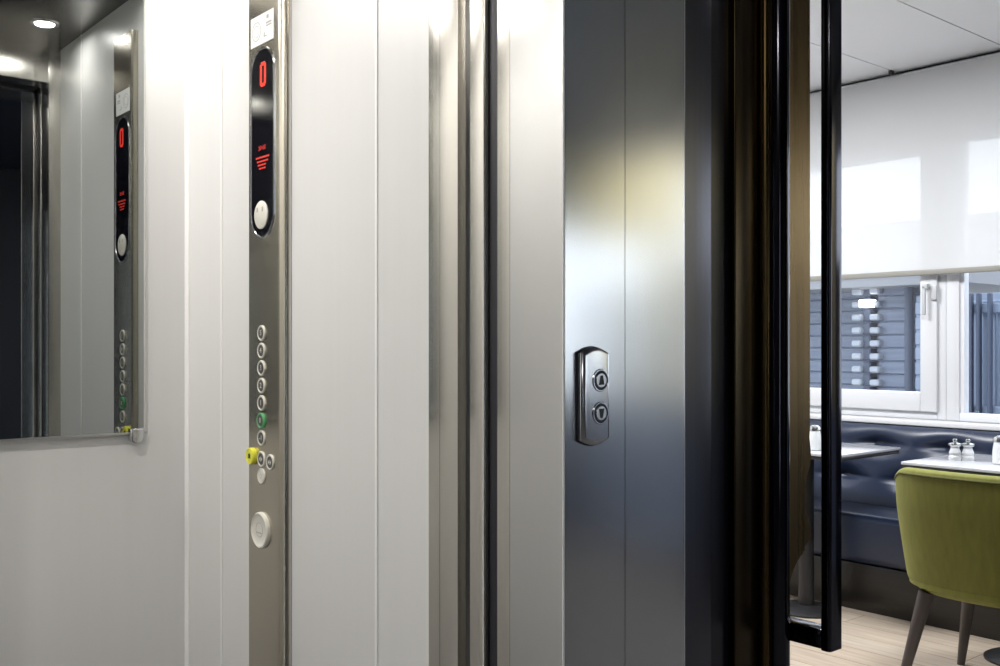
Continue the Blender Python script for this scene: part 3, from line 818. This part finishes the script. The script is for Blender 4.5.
for k in range(14): box(bf, XG + .585, XG + .605, .5, yE - .06, -.12 + k * .122, -.02 + k * .122, .006, 1)
fn = obj('garden_fence', bf, 'fence_blue', None); tag(fn, 'pale blue board fence behind the slatted gate', 'fence')

bf = bm_(); box(bf, 6.6, 6.66, -5.9, -1.5, -.15, 1.72, .006, 1)  # unseen fence added to block part of the sky reflected in the steel
for k in range(15): box(bf, 6.585, 6.605, -5.9, -1.5, -.12 + k * .122, -.02 + k * .122, .006, 1)
fn = obj('garden_fence', bf, 'fence_pale', None); tag(fn, 'added unseen pale grey fence outside the far end of the dining room', 'fence')

# ------------------------------------------------------------------ light
w = bpy.data.worlds.new('sky'); S.world = w; w.use_nodes = True
bg = w.node_tree.nodes['Background']; bg.inputs[0].default_value = (.90, .95, 1., 1); bg.inputs[1].default_value = 3.2
def area(name, loc, rot, sx, sy, e, col=(1, 1, 1), spread=PI):
    l = bpy.data.lights.new(name, 'AREA'); l.shape = 'RECTANGLE'; l.size = sx; l.size_y = sy; l.energy = e; l.color = col; l.spread = spread
    o = bpy.data.objects.new(name, l); COL.objects.link(o); o.location = loc; o.rotation_euler = rot
    return o
def fill_panel(x, y, label, e, col, lx=.6, ly=.6):  # unseen panel lamps added to brighten the dining area
    t = thing('added_panel_light', label, 'ceiling light', (x, y, ZC), 'added ceiling panel lights')
    obj('diffuser', box(bm_(), x - lx * .45, x + lx * .45, y - ly * .45, y + ly * .45, ZC - .017, ZC - .0145), 'fill_panel_face', t)
    obj('frame', box(bm_(), x - lx / 2, x + lx / 2, y - ly / 2, y + ly / 2, ZC - .014, ZC - .001, .003), 'upvc_white', t)
    o = area('fill_lamp', (x, y, ZC - .02), (0, 0, 0), lx * .9, ly * .9, e, col); o.parent = t; o.matrix_parent_inverse = Matrix.Translation((-x, -y, -ZC))
fill_panel(3.2, 3.0, 'added unseen ceiling panel light over the far dining tables', 60, (.97, .98, 1))
fill_panel(3.0, 1.45, 'added unseen ceiling panel light over the green chair', 60, (.97, .98, 1))
for yy, lab in ((-1.5, 'recessed warm downlight washing the straw wall panel'), (-2.15, 'second added unseen warm downlight washing the straw wall panel')):  # invented lamps that light the straw panel for its reflection
    downlight(4.3, yy, ZC, lab, 12, 150)
downlight(-.5, -.6, ZC, 'added unseen downlight in the hall ceiling behind the viewer', 20, 160)  # invented lamp for the unseen hall

# ------------------------------------------------------------------ camera
c = bpy.data.cameras.new('camera'); c.lens = 36; c.sensor_width = 36; c.shift_y = .012; c.clip_start = .02
co = bpy.data.objects.new('camera', c); COL.objects.link(co)
co.location = (0, 0, E); co.rotation_euler = (PI / 2, 0, math.radians(-40)); S.camera = co
S.view_settings.view_transform = 'Standard'; S.view_settings.look = 'None'; S.view_settings.gamma = 1; S.view_settings.use_curve_mapping = False
S.view_settings.exposure = 0.
